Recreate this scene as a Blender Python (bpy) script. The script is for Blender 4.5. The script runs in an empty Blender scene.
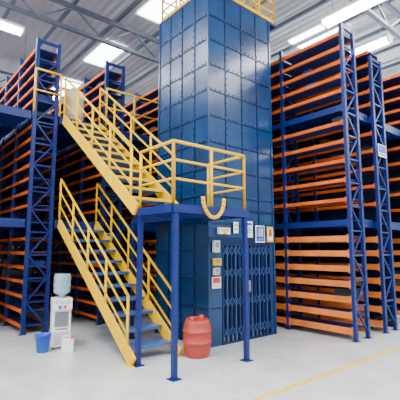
import bpy, math, random
from mathutils import Vector, Matrix
random.seed(4)
AL=math.radians(40.0)
ca,sa=math.cos(AL),math.sin(AL)
OX,OY=-0.31,5.08
def W(a,b,z=0): return Vector((OX+a*ca-b*sa, OY+a*sa+b*ca, z))

# ---------- materials ----------
def mat(name,col,rough=0.5,metal=0.0,var=0.12,scale=6.0,spec=0.5,emit=None,bump=0.0,estr=0,trans=0):
    m=bpy.data.materials.new(name); m.use_nodes=True
    nt=m.node_tree; p=nt.nodes['Principled BSDF']
    p.inputs['Roughness'].default_value=rough
    p.inputs['Metallic'].default_value=metal
    p.inputs['Specular IOR Level'].default_value=spec
    p.inputs['Transmission Weight'].default_value=trans
    tc=nt.nodes.new('ShaderNodeTexCoord')
    n=nt.nodes.new('ShaderNodeTexNoise'); n.inputs['Scale'].default_value=scale; n.inputs['Detail'].default_value=4
    nt.links.new(tc.outputs['Object'],n.inputs['Vector'])
    r=nt.nodes.new('ShaderNodeValToRGB')
    r.color_ramp.elements[0].position=0.3; r.color_ramp.elements[1].position=0.7
    r.color_ramp.elements[0].color=tuple(c*(1-var) for c in col)+(1,)
    r.color_ramp.elements[1].color=tuple(min(1,c*(1+var)) for c in col)+(1,)
    nt.links.new(n.outputs['Fac'],r.inputs['Fac'])
    nt.links.new(r.outputs['Color'],p.inputs['Base Color'])
    if bump:
        bn=nt.nodes.new('ShaderNodeBump'); bn.inputs['Strength'].default_value=bump; bn.inputs['Distance'].default_value=0.02
        nt.links.new(n.outputs['Fac'],bn.inputs['Height']); nt.links.new(bn.outputs['Normal'],p.inputs['Normal'])
    if emit:
        p.inputs['Emission Color'].default_value=tuple(emit)+(1,)
        p.inputs['Emission Strength'].default_value=estr
    return m
M={}
M['blue']=mat('rack_blue_paint',(0.003,0.014,0.125),0.4,spec=.35)
M['blued']=mat('shelf_blue_paint',(0.009,0.03,0.15),0.5,spec=.3)
M['backp']=mat('rack_back_light_block',(0.008,0.016,0.05),0.6,spec=.2)  # dark colour for the added light-blocking backs of racks
M['tower']=mat('lift_blue_paint',(0.0015,0.036,0.125),0.24,var=0.35,scale=1.6,bump=0.45,spec=.5)
M['towerseam']=mat('lift_seam_paint',(0.001,0.015,0.06),0.35,spec=.3)
M['bolt']=mat('bolt_steel',(0.03,0.10,0.24),0.4)
M['gate']=mat('gate_blue_paint',(0.003,0.022,0.10),0.4,spec=.3)
M['gatel']=mat('gate_link_blue',(0.015,0.06,0.2),0.4)
M['yel']=mat('yellow_paint',(0.84,0.48,0.0),0.55,var=0.04,spec=.08)
M['ora']=mat('orange_beam_paint',(0.64,0.105,0.006),0.55,var=0.25,scale=2,spec=.2)
M['tan']=mat('tan_beam_paint',(0.68,0.18,0.03),0.55,var=0.25,scale=2,spec=.2)
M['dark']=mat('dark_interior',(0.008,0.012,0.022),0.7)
M['grey']=mat('grey_steel',(0.2,0.21,0.24),0.5)
M['lgrey']=mat('light_grey',(0.6,0.62,0.64),0.5)
M['white']=mat('white_plastic',(0.88,0.89,0.9),0.35,var=0.03)
M['red']=mat('red_barrel_plastic',(0.40,0.04,0.025),0.45)
M['redp']=mat('red_paint',(0.75,0.03,0.03),0.5,var=0.03)
M['buck']=mat('bucket_blue',(0.01,0.08,0.5),0.35)
M['cyan']=mat('bottle_blue',(0.42,0.66,0.85),0.08,trans=.5)
M['cream']=mat('cream_paint',(0.75,0.62,0.42),0.6)
M['carton']=mat('carton',(0.2,0.11,0.05),0.8)
M['black']=mat('black_rubber',(0.02,0.02,0.02),0.6)
M['steelb']=mat('tread_blue',(0.04,0.10,0.28),0.3)
M['truss']=mat('truss_grey_blue',(0.09,0.11,0.15),0.5)
M['skyl']=mat('skylight_glow',(0.9,0.95,1),0.5,emit=(0.9,0.96,1.0),estr=14)
M['tube']=mat('tube_glow',(1,1,1),0.5,emit=(1,1,1),estr=30)

class MB:
    def __init__(s): s.v=[];s.f=[];s.m=[];s.mats=[];s.sm=[]
    def mi(s,k):
        if k not in s.mats: s.mats.append(k)
        return s.mats.index(k)
    def box(s,x0,x1,y0,y1,z0,z1,k):
        i=len(s.v)
        s.v+=[(x0,y0,z0),(x1,y0,z0),(x1,y1,z0),(x0,y1,z0),(x0,y0,z1),(x1,y0,z1),(x1,y1,z1),(x0,y1,z1)]
        for q in ((0,3,2,1),(4,5,6,7),(0,1,5,4),(1,2,6,5),(2,3,7,6),(3,0,4,7)):
            s.f.append(tuple(i+j for j in q)); s.m.append(s.mi(k)); s.sm.append(False)
    def bar(s,p,q,w,h,k,up=(0,0,1)):
        p=Vector(p);q=Vector(q);d=(q-p).normalized();u=Vector(up)
        if abs(d.dot(u))>0.98: u=Vector((0,1,0))
        sd=d.cross(u).normalized(); u=sd.cross(d).normalized()
        i=len(s.v)
        for c in (p,q):
            for sx,su in ((-1,-1),(1,-1),(1,1),(-1,1)):
                s.v.append(tuple(c+sd*sx*w/2+u*su*h/2))
        for f in ((0,3,2,1),(4,5,6,7),(0,1,5,4),(1,2,6,5),(2,3,7,6),(3,0,4,7)):
            s.f.append(tuple(i+j for j in f)); s.m.append(s.mi(k)); s.sm.append(False)
    def cyl(s,p,q,r,k,n=10,r2=None):
        p=Vector(p);q=Vector(q);d=(q-p).normalized();u=Vector((0,0,1))
        if abs(d.z)>0.98: u=Vector((1,0,0))
        sd=d.cross(u).normalized();u=sd.cross(d); r2=r if r2 is None else r2
        i=len(s.v)
        for c,rr in ((p,r),(q,r2)):
            for t in range(n):
                an=2*math.pi*t/n
                s.v.append(tuple(c+sd*math.cos(an)*rr+u*math.sin(an)*rr))
        for t in range(n):
            s.f.append((i+t,i+(t+1)%n,i+n+(t+1)%n,i+n+t)); s.m.append(s.mi(k)); s.sm.append(True)
        s.f.append(tuple(i+t for t in reversed(range(n)))); s.m.append(s.mi(k)); s.sm.append(False)
        s.f.append(tuple(i+n+t for t in range(n))); s.m.append(s.mi(k)); s.sm.append(False)
    def lathe(s,cx,cy,prof,k,n=28):
        i=len(s.v)
        for r,z in prof:
            for t in range(n):
                an=2*math.pi*t/n; s.v.append((cx+r*math.cos(an),cy+r*math.sin(an),z))
        for j in range(len(prof)-1):
            kk=k[j] if isinstance(k,(list,tuple)) else k
            for t in range(n):
                s.f.append((i+j*n+t,i+j*n+(t+1)%n,i+(j+1)*n+(t+1)%n,i+(j+1)*n+t)); s.m.append(s.mi(kk)); s.sm.append(True)
    def path(s,pts,r,k,n=8):
        for a,b in zip(pts[:-1],pts[1:]): s.cyl(a,b,r,k,n)
    def make(s,name,a=0,b=0,z=0,rot=None,bevel=0):
        me=bpy.data.meshes.new(name); me.from_pydata(s.v,[],s.f)
        for k in s.mats: me.materials.append(M[k])
        me.polygons.foreach_set('material_index',s.m); me.polygons.foreach_set('use_smooth',s.sm); me.update()
        o=bpy.data.objects.new(name,me); bpy.context.collection.objects.link(o)
        o.location=W(a,b,z); o.rotation_euler=(0,0,AL if rot is None else rot)
        if bevel:
            bv=o.modifiers.new('bevel','BEVEL'); bv.width=bevel; bv.segments=2; bv.limit_method='ANGLE'
        return o

# ---------- room ----------
A0,A1,B0,B1,H=-15,13,-9,19,9.0
fm=bpy.data.materials.new('polished_concrete'); fm.use_nodes=True
nt=fm.node_tree;p=nt.nodes['Principled BSDF']
tc=nt.nodes.new('ShaderNodeTexCoord')
n1=nt.nodes.new('ShaderNodeTexNoise');n1.inputs['Scale'].default_value=1.3;n1.inputs['Detail'].default_value=9;n1.inputs['Roughness'].default_value=0.7
nt.links.new(tc.outputs['Object'],n1.inputs['Vector'])
r=nt.nodes.new('ShaderNodeValToRGB');r.color_ramp.elements[0].position=.3;r.color_ramp.elements[1].position=.65
r.color_ramp.elements[0].color=(.46,.48,.48,1);r.color_ramp.elements[1].color=(.67,.685,.68,1)
nt.links.new(n1.outputs['Fac'],r.inputs['Fac']);nt.links.new(r.outputs['Color'],p.inputs['Base Color'])
mr=nt.nodes.new('ShaderNodeMapRange');mr.inputs['To Min'].default_value=.05;mr.inputs['To Max'].default_value=.3
nt.links.new(n1.outputs['Fac'],mr.inputs['Value']);nt.links.new(mr.outputs['Result'],p.inputs['Roughness'])
M['floor']=fm
b=MB();b.box(A0,A1,B0,B1,-0.2,0,'floor');b.make('floor')
def corr(name,col,axis,sc):
    m=mat(name,col,0.6,var=0.06,scale=0.7)
    nt=m.node_tree;p=nt.nodes['Principled BSDF']
    tc=nt.nodes.new('ShaderNodeTexCoord');w=nt.nodes.new('ShaderNodeTexWave');w.bands_direction=axis;w.inputs['Scale'].default_value=sc
    bp=nt.nodes.new('ShaderNodeBump');bp.inputs['Strength'].default_value=.5;bp.inputs['Distance'].default_value=.04
    nt.links.new(tc.outputs['Object'],w.inputs['Vector']);nt.links.new(w.outputs['Fac'],bp.inputs['Height']);nt.links.new(bp.outputs['Normal'],p.inputs['Normal'])
    return m
M['ceil']=corr('ceiling_sheet',(.50,.53,.55),'X',1.2)
M['wall']=corr('wall_sheet',(.78,.80,.80),'X',1.2)
M['wally']=corr('wall_sheet_side',(.78,.80,.80),'Y',1.2)
b=MB();b.box(A0,A1,B0,B1,H,H+.2,'ceil');b.make('ceiling')
b=MB();b.box(A0,A1,B1,B1+.2,0,H,'wall');b.make('wall_back')
b=MB();b.box(A1,A1+.2,B0,B1,0,H,'wally');b.make('wall_right')
b=MB();b.box(A0-.2,A0,B0,B1,0,H,'wally');b.make('wall_left')
wn=1
for x in range(-14,12,5):
    b=MB();b.box(x,x+3.6,B1-.06,B1-.02,6.3,8.0,'skyl')
    for t in range(5): b.box(x+t*.9-.03,x+t*.9+.03,B1-.12,B1-.06,6.25,8.05,'lgrey')
    b.box(x-.03,x+3.63,B1-.12,B1-.06,6.22,6.3,'lgrey');b.box(x-.03,x+3.63,B1-.12,B1-.06,8.0,8.08,'lgrey')
    b.make('window_%d'%wn);wn+=1
for y in range(-8,18,5):
    b=MB();b.box(A1-.06,A1-.02,y,y+3.6,6.3,7.9,'skyl')
    for t in range(5): b.box(A1-.12,A1-.06,y+t*.9-.03,y+t*.9+.03,6.25,7.95,'lgrey')
    b.make('window_%d'%wn);wn+=1
for y in range(-8,18,5):
    b=MB();b.box(A0+.02,A0+.06,y,y+3.6,6.0,7.7,'skyl')
    for t in range(5): b.box(A0+.06,A0+.12,y+t*.9-.03,y+t*.9+.03,5.95,7.75,'lgrey')
    b.make('window_%d'%wn);wn+=1
for (x,ys_) in ((-9,(-6,-2,2,6,10)),(-3.2,(-6,-2.5,5.2,8.6,12.4)),(3.2,(4,8,12)),(8.2,(-6,-2,2,6,10))):
    for y0 in ys_:
        b=MB();b.box(x-.4,x+.4,y0,y0+1.9,H-.05,H-.01,'skyl')
        b.box(x-.45,x+.45,y0-.04,y0+.03,H-.1,H-.05,'lgrey');b.box(x-.45,x+.45,y0+1.87,y0+1.94,H-.1,H-.05,'lgrey')
        b.make('skylight')
for y in (-5.5,0.5,6.5,12.5,18.0):
    b=MB()
    b.box(A0,A1,y-.06,y+.06,H-.35,H-.24,'truss');b.box(A0,A1,y-.06,y+.06,H-1.05,H-.95,'truss')
    x=A0;s=0
    while x<A1-1:
        b.bar((x,y,H-1.0 if s else H-.28),(x+1,y,H-.28 if s else H-1.0),.05,.05,'truss');x+=1;s=1-s
    b.make('roof_truss')
b=MB()
x=A0+.6
while x<A1:
    b.box(x-.04,x+.04,B0,B1,H-.22,H-.10,'truss');x+=1.4
b.make('roof_purlins')
for (x,y,z,rr) in ((-2.2,9.5,7.0,0),(1.0,9.5,7.0,0),(4.95,4.0,7.0,1),(4.95,.0,7.0,1),(4.95,-1.55,7.0,1),(4.95,-3.1,7.0,1),(7.2,2.5,7.2,1),(7.2,.9,7.2,1),(-1.0,6.9,7.6,0)):
    b=MB();b.box(-.75,.75,-.18,.18,.05,.12,'lgrey')
    for yy in (-.09,.09): b.cyl((-.7,yy,.0),(.7,yy,.0),.05,'tube')
    b.box(-.74,-.70,-.15,.15,-.06,.05,'white');b.box(.70,.74,-.15,.15,-.06,.05,'white')
    b.cyl((-.5,0,.1),(-.5,0,H-z-.02),.008,'grey',6);b.cyl((.5,0,.1),(.5,0,H-z-.02),.008,'grey',6)
    b.make('fluorescent_lamp',x,y,z,rot=AL+rr*math.pi/2)

# ---------- racks ----------
Z2,Z3=2.2,4.4
def rack(a0,b0,nb,bay,top,lv,dep=.5,fill=.4,back=True):
    s=MB();x0,x1=0,dep
    L=nb*bay
    for i in range(nb+1):
        y=i*bay
        for x in (x0+.035,x1-.035):
            s.box(x-.035,x+.035,y-.03,y+.03,0,top,'blue')
            s.box(x-.07,x+.07,y-.05,y+.05,0,.012,'blue')
        z=.15;sg=0
        while z<top-.45:
            s.bar((x0+.06 if sg else x1-.06,y,z),(x1-.06 if sg else x0+.06,y,z+.45),.03,.03,'blue');z+=.45;sg=1-sg
            s.bar((x0+.06,y,z),(x1-.06,y,z),.03,.03,'blue')
        s.bar((x0+.05,y,top-.05),(x1-.05,y,top-.05),.04,.06,'blue')
        if i in (0,):
            z=.1
            while z<top-.1:
                for x in (x0+.035,x1-.035):
                    s.box(x-.008,x+.008,y-.033,y-.029,z,z+.03,'dark')
                z+=.12
    if back: s.box(x1-.05,x1-.035,.04,L-.04,.05,lv[-1][0],'backp')  # solid panel added to block light, so the rack interior stays dark
    for (z,k,h) in lv:
        for i in range(nb):
            ya,yb=i*bay+.03,(i+1)*bay-.03
            s.box(x0+.012,x0+.05,ya,yb,z-h/2,z+h/2,k)
            s.box(x1-.05,x1-.012,ya,yb,z-h/2,z+h/2,k)
            for yy in (ya,yb-.035): s.box(x0+.004,x0+.012,yy,yy+.035,z-h/2-.02,z+h/2+.02,k)
            s.box(x0+.05,x1-.05,ya,yb,z+h/2-.025,z+h/2-.005,'blued')
    for (z,k,h),(zn,kn,hn) in zip(lv[:-1],lv[1:]):
        for i in range(nb):
            y=i*bay+.08
            while y<(i+1)*bay-.3:
                w=random.uniform(.18,.4)
                if random.random()<fill and zn-z>.2:
                    hh=min(zn-z-hn-.04,random.uniform(.06,.16))
                    s.box(x0+.12,x1-.08,y,y+w,z+h/2-.005,z+h/2+hh,random.choice(['carton','dark','dark','blued','blued']))
                y+=w+.03
    return s.make('storage_rack',a0,b0)
def lvl(t1,t2,t3,k1,k2,k3,h1=.08,h2=.055):
    out=[]
    for z in t1: out.append((z,k1,h1))
    out.append((Z2-.10,'blue',.12))
    for z in t2: out.append((z,k2,h2))
    out.append((Z3-.10,'blue',.12))
    for z in t3: out.append((z,k3,h2))
    return out
fr=lambda a,n,d:[a+i*d for i in range(n)]
lvR=lvl(fr(.16,7,.275),fr(2.53,5,.37),fr(4.64,5,.29),'tan','ora','ora',.11,.065)
lvL=lvl(fr(.14,7,.28),fr(2.48,7,.275),fr(4.68,5,.275),'ora','ora','ora',.06,.055)
TOP=6.0
for a0 in (-2.75,-.72,.84,2.35): rack(a0,3.95,11,1.2,TOP,lvL,fill=.15,back=False)
rack(3.62,-.40,12,1.45,TOP,lvR,fill=.06,back=False)
rack(4.75,-.40,12,1.45,TOP-.3,lvR,fill=.1,back=True)
rack(6.4,-.40,12,1.45,TOP,lvR,fill=.2)
rack(-4.3,3.95,9,1.5,TOP,lvL,fill=.2,back=False)
for (x0,x1,y0,y1) in ((-.19,.81,3.9,17.0),(1.37,2.32,3.95,17.0),(-2.22,-.75,3.95,17.0),(4.15,4.72,-.3,16.8),(5.28,6.36,-.3,16.8)):
    for z in (Z2,Z3):
        b=MB();b.box(x0,x1,y0,y1,-.04,0,'blued');b.box(x0,x1,y0,y0+.06,-.16,-.04,'blue')
        y=y0+1
        while y<y1-.1: b.box(x0,x1,y,y+.05,-.12,-.04,'blue');y+=1.5
        b.make('mezzanine_deck',0,0,z)

# ---------- lift tower ----------
TA0,TA1,TB0,TB1,TH=0,1.70,0,1.55,6.4
GO=1.74
s=MB();t=.05
s.box(0,t,0,TB1,0,TH,'tower')
s.box(TA1-t,TA1,0,TB1,0,TH,'tower')
s.box(t,TA1-t,TB1-t,TB1,0,TH,'tower')
s.box(t,TA1-t,0,t,GO+.0,TH,'tower')
s.box(t,.30,0,t,0,GO,'tower')
s.box(TA1-.1,TA1-t,0,t,0,GO,'tower')
s.box(0,TA1,0,TB1,TH,TH+.05,'towerseam')
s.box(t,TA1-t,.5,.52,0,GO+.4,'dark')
z=.62
zl=[]
while z<TH-.1: zl.append(z); z+=.48
for z in zl:
    s.box(-.014,0,0,TB1,z-.009,z+.009,'towerseam')
    if z>GO: s.box(0,TA1,-.014,0,z-.009,z+.009,'towerseam')
    else: s.box(0,.3,-.014,0,z-.009,z+.009,'towerseam')
ys=(.38,.77,1.16);xs=(.42,.85,1.28)
for y in ys: s.box(-.014,0,y-.009,y+.009,0,TH,'towerseam')
for x in xs: s.box(x-.009,x+.009,-.014,0,GO+.3,TH,'towerseam')
for (x,y) in ((0,0),(TA1,0),(0,TB1)):
    s.box(x-.02,x+.02,y-.02,y+.02,0,TH+.02,'tower')
s.box(-.02,TA1+.02,-.03,-.0,GO-.02,GO+.08,'towerseam')
s.box(-.02,TA1+.02,-.02,-.0,2.30,2.34,'towerseam')
for z in zl:
    for i in range(15):
        y=.06+i*.103
        s.box(-.018,-.0,y-.009,y+.009,z+.025,z+.043,'bolt')
        if z>GO: s.box(y*1.09-.009,y*1.09+.009,-.018,0,z+.025,z+.043,'bolt')
z=.1
while z<TH:
    for y in ys: s.box(-.018,0,y+.022,y+.040,z-.009,z+.009,'bolt')
    if z>2.4:
        for x in xs: s.box(x+.022,x+.040,-.018,0,z-.009,z+.009,'bolt')
    z+=.12
s.make('goods_lift_shaft',1.37,.92)
s=MB()
s.box(0,1.30,-.02,.03,1.68,1.73,'gate');s.box(0,1.30,-.02,.03,0.0,.03,'gate')
n=12
for i in range(n+1):
    x=.02+i*(1.26/n);s.box(x-.013,x+.013,-.02,.0,.03,1.68,'gatel' if i%2 else 'gate')
    s.box(x-.012,x+.012,.02,.035,.03,1.68,'gate')
for i in range(n):
    x=.02+i*(1.26/n);x2=x+1.26/n
    for z in (.12,.62,1.12,1.5):
        s.bar((x,-.022,z),(x2,-.022,z+.16),.012,.014,'gatel');s.bar((x,-.026,z+.16),(x2,-.026,z),.012,.014,'gatel')
s.box(.60,.66,-.045,-.02,.03,1.68,'gate');s.box(.62,.67,-.065,-.045,.85,1.05,'grey')
s.make('folding_gate',1.37+.30,.93)
def rail_run(s,pts,h,k='yel',r=.022,mids=(.5,),toe=False,posts=True,sp=.75):
    for p,q in zip(pts[:-1],pts[1:]):
        p=Vector(p);q=Vector(q);U=Vector((0,0,h))
        s.cyl(p+U,q+U,r,k)
        for m in mids: s.cyl(p+U*m,q+U*m,r*.8,k)
        L=(q-p).length;nn=max(1,round(L/sp))
        for i in range(nn+1):
            c=p+(q-p)*i/nn; s.cyl(c,c+U,r,k)
        if toe: s.bar(p+Vector((0,0,.05)),q+Vector((0,0,.05)),.01,.1,k)
s=MB()
rail_run(s,[(0,0,0),(1.9,0,0),(1.9,1.5,0),(0,1.5,0),(0,0,0)],.75,mids=(.35,.68),toe=True,sp=.48)
s.box(1.72,1.93,-.03,1.55,-.06,-.0,'blue')
s.make('roof_guard_rail',1.40,.95,TH+.05)

# ---------- platform ----------
s=MB();PA0,PA1=-.06,1.33
def chan(x0,x1,y0,y1): s.box(x0,x1,y0,y1,-.11,0,'blue')
s.box(PA0,PA1,0,.86,-.03,0,'steelb');s.box(.76,PA1,.86,2.4,-.03,0,'steelb')
chan(PA0,PA1,-.03,.02);chan(PA0-.03,PA0,0,.86);chan(PA1,PA1+.03,-.03,.90);chan(PA0,.76,.83,.86);chan(.73,.76,.86,2.4);chan(.76,PA1,2.37,2.42)
for y in (.3,.58,1.2,1.8): chan(PA0 if y<.86 else .76,PA1,y,y+.04)
for (x,y) in ((PA0+.06,.02),(PA1-.02,.02),(PA0+.02,.82),(.76,2.38)):
    s.box(x-.032,x+.032,y-.032,y+.032,-2.2,-.03,'blue');s.box(x-.07,x+.07,y-.07,y+.07,-2.2,-2.188,'blue')
s.make('landing_platform',0,0,Z2)
s=MB()
rail_run(s,[(PA0+.02,.84,0),(PA0+.02,.02,0),(PA1-.02,.02,0),(PA1-.02,.86,0)],.85,mids=(.4,.7),toe=False,sp=.66)
pts=[(.42+.20-.20*math.cos(t),-.045,.13-.28*math.sin(t)) for t in [math.pi*i/14 for i in range(15)]]
s.path(pts,.028,'yel',8)
s.make('landing_guard_rail',0,0,Z2)
# ---------- stairs ----------
def flight(name,z0,nose,last):
    s=MB();a0,a1=0,.80;run=2.98;rise=2.2;n=11
    for x in (a0,a1):
        s.bar((x,-.05,-.02 if z0>0 else .04),(x,run,rise-.06),.045,.18,'yel')
    for i in range(1,n):
        y=run*i/n;z=rise*i/n
        s.box(a0+.02,a1-.02,y-.15,y+.13,z-.03,z,'steelb')
        s.box(a0+.02,a1-.02,y-.16,y-.14,z-.04,z+.004,nose)
        s.box(a0+.02,a1-.02,y+.11,y+.13,z-.05,z,'steelb')
    for x in (a0,a1):
        p=Vector((x,.12,.12));q=Vector((x,run,rise+.03));h=.82
        U=Vector((0,0,h))
        s.cyl(p+U,q+U,.022,'yel');s.cyl(p+U*.66,q+U*.66,.016,'yel');s.cyl(p+U*.33,q+U*.33,.016,'yel')
        for i in range(5):
            c=p+(q-p)*i/4;s.cyl(c-Vector((0,0,.1)),c+U,.021,'yel')
    if z0==0:
        for x in (a0,a1): s.box(x-.05,x+.05,-.1,.12,0,.012,'yel')
    s.make(name,-.11,.88,z0)
flight('staircase',0,'steelb',0)
flight('staircase',Z2,'yel',0)
s=MB();rail_run(s,[(-.72,3.88,0),(-.2,3.88,0)],.9);rail_run(s,[(.86,3.88,0),(2.3,3.88,0)],.9)
s.make('mezzanine_guard_rail',0,0,Z3)

# ---------- signs / boxes ----------
def sign(name,a,b_,z,w,h,parts,face='f',t=.012,base='white'):
    s=MB()
    s.box(-w/2,w/2,-t,0,-h/2,h/2,base)
    for (x0,x1,z0,z1,k) in parts: s.box(x0*w/2,x1*w/2,-t-.003,-t,z0*h/2,z1*h/2,k)
    s.make(name,a,b_,z,rot=AL if face=='f' else AL-math.pi/2)
FB=.90
sign('warning_sign',1.37+.15,FB,1.05,.20,.19,[(-.85,.85,-.1,.85,'redp'),(-.7,.7,.2,.35,'white'),(-.7,.7,-.4,-.3,'redp'),(-.7,.7,-.7,-.6,'redp')])
sign('notice_sign',1.37+.95,FB-.01,1.98,.22,.30,[(-.8,.8,.5,.8,'buck'),(-.7,.7,.1,.2,'black'),(-.7,.7,-.2,-.1,'black'),(-.7,.7,-.5,-.4,'black')])
sign('notice_sign',1.37+1.27,FB-.01,1.90,.26,.32,[(-.85,.85,-.85,.85,'buck'),(-.6,.6,-.3,.7,'white'),(-.6,.6,-.7,-.5,'white')],base='white')
sign('notice_sign',1.37+1.56,FB-.01,1.90,.18,.30,[(-.75,.75,-.8,.8,'white'),(-.5,.5,-.3,.7,'ora')],base='yel')
sign('notice_sign',1.37+.62,FB-.01,2.0,.12,.2,[(-.7,.7,.2,.7,'yel'),(-.6,.6,-.4,-.2,'black')])
sign('rack_label',5.0,-.44,3.65,.34,.26,[(-.9,.9,-.35,.88,'buck'),(-.7,.7,.1,.3,'white'),(-.8,.8,-.7,-.55,'black')])
sign('rack_label',-.05+.86+.2,3.90,1.9,.2,.14,[(-.8,.8,.1,.8,'buck')])
for (x,z,w,h,k) in ((.30,1.93,.26,.11,'white'),(.12,1.66,.13,.2,'lgrey'),(.14,1.40,.16,.12,'yel'),(.12,1.24,.11,.12,'lgrey')):
    s=MB();s.box(-w/2,w/2,-.06,0,-h/2,h/2,k)
    s.box(-w*.35,w*.35,-.064,-.06,-h*.1,h*.38,'grey' if k!='white' else 'yel')
    s.cyl((-.02,-.075,-h*.3),(-.02,-.06,-h*.3),.014,'redp');s.cyl((.025,-.075,-h*.3),(.025,-.06,-h*.3),.014,'yel')
    s.make('lift_control_box',1.37+x,FB-.005,z,bevel=.004)

# ---------- barrel ----------
s=MB()
s.lathe(0,0,[(0,0),(.175,0),(.19,.02),(.205,.12),(.215,.2),(.225,.205),(.225,.225),(.215,.23),(.215,.36),(.225,.365),(.225,.385),(.215,.39),(.205,.47),(.185,.53),(.16,.56),(.16,.545),(.1,.545),(0,.545)],'red')
s.lathe(.08,0,[(0,.60),(.035,.60),(.035,.545)],'redp',12);s.lathe(-.08,.02,[(0,.585),(.03,.585),(.03,.545)],'redp',12)
s.make('plastic_barrel',.92,.68)
def wl(x,y):
    dx,dy=x-OX,y-OY; return dx*ca+dy*sa,-dx*sa+dy*ca
s=MB()
s.lathe(0,0,[(0,0),(.085,0),(.09,.01),(.12,.26),(.13,.26),(.13,.275),(.115,.275),(.083,.015),(0,.015)],'buck',24)
s.path([(.125*math.cos(t),.02,.26-.16*math.sin(t)*.6) for t in [math.pi*i/12 for i in range(13)]],.004,'grey',6)
a,b_=wl(-2.49,6.42);s.make('bucket',a,b_)
# water dispenser
s=MB()
s.box(-.15,.15,-.15,.16,.03,.30,'white');s.box(-.15,.15,-.10,.16,.30,.62,'white');s.box(-.155,.155,-.155,.165,.62,.80,'white')
for x in (-.12,.12):
    for y in (-.12,.13): s.cyl((x,y,0),(x,y,.03),.02,'black')
s.box(-.11,.11,-.104,-.10,.34,.58,'grey');s.box(-.10,.10,-.155,-.05,.30,.315,'grey')
s.box(-.06,-.02,-.19,-.15,.64,.69,'buck');s.box(.02,.06,-.19,-.15,.64,.69,'redp');s.box(-.13,.13,-.158,-.155,.71,.78,'lgrey')
s.box(-.12,.12,-.154,-.15,.06,.27,'lgrey')
s.lathe(0,0,[(.05,.80),(.05,.84),(.135,.89),(.14,.93),(.132,.95),(.14,.97),(.14,1.04),(.132,1.06),(.14,1.08),(.14,1.16),(.12,1.20),(0,1.205)],'cyan',24)
a,b_=wl(-2.34,6.76);s.make('water_dispenser',a,b_,0,rot=.45,bevel=.008)
s=MB();s.box(-.09,.09,-.065,.065,0,.19,'white')
s.cyl((.06,0,.19),(.06,0,.225),.022,'redp',12)
s.path([(-.07,0,.185),(-.07,0,.23),(-.05,0,.245),(.0,0,.245),(.02,0,.23),(.02,0,.185)],.012,'white',8)
a,b_=wl(-2.11,6.46);s.make('jerrycan',a,b_,0,rot=.3,bevel=.012)
s=MB();s.lathe(0,0,[(0,0),(.2,0),(.22,.03),(.22,.2),(.23,.21),(.23,.23),(.22,.24),(.22,.6),(.23,.61),(.23,.63),(.22,.64),(.2,.8),(.08,.86),(.08,.9),(0,.9)],'cream')
s.make('storage_tank',.3,4.4,Z3)
s=MB();s.box(-4,8,-.04,.04,0,.003,'yel')
M['yline']=mat('faded_yellow_line',(.80,.52,.08),.5,var=.15,scale=8);s.mats=['yline']
s.make('floor_marking',0,-1.08)

# ---------- light ----------
w=bpy.data.worlds.new('World');bpy.context.scene.world=w;w.use_nodes=True
w.node_tree.nodes['Background'].inputs[0].default_value=(.88,.94,1,1);w.node_tree.nodes['Background'].inputs[1].default_value=1.4
def area(name,a,b_,z,sx,sy,e,col=(1,1,1)):
    l=bpy.data.lights.new(name,'AREA');l.shape='RECTANGLE';l.size=sx;l.size_y=sy;l.energy=e;l.color=col
    o=bpy.data.objects.new(name,l);bpy.context.collection.objects.link(o);o.location=W(a,b_,z);o.rotation_euler=(0,0,AL)
for (x,y) in ((-3.2,-2),(8.2,-2),(-3.2,5),(-9,-1)):
    area('skylight_light',x,y,H-.4,1.2,8,800,(.98,.99,1))
area('overhead_area_light',1.5,-4.5,7.4,3,1,650)  # unseen overhead area light, no lamp fixture modelled

c=bpy.data.cameras.new('cam');c.sensor_width=36;c.lens=35.1
co=bpy.data.objects.new('camera',c);bpy.context.collection.objects.link(co);co.location=(0,0,1.6);co.rotation_euler=(math.radians(97.3),0,0)
c.clip_end=200
bpy.context.scene.camera=co
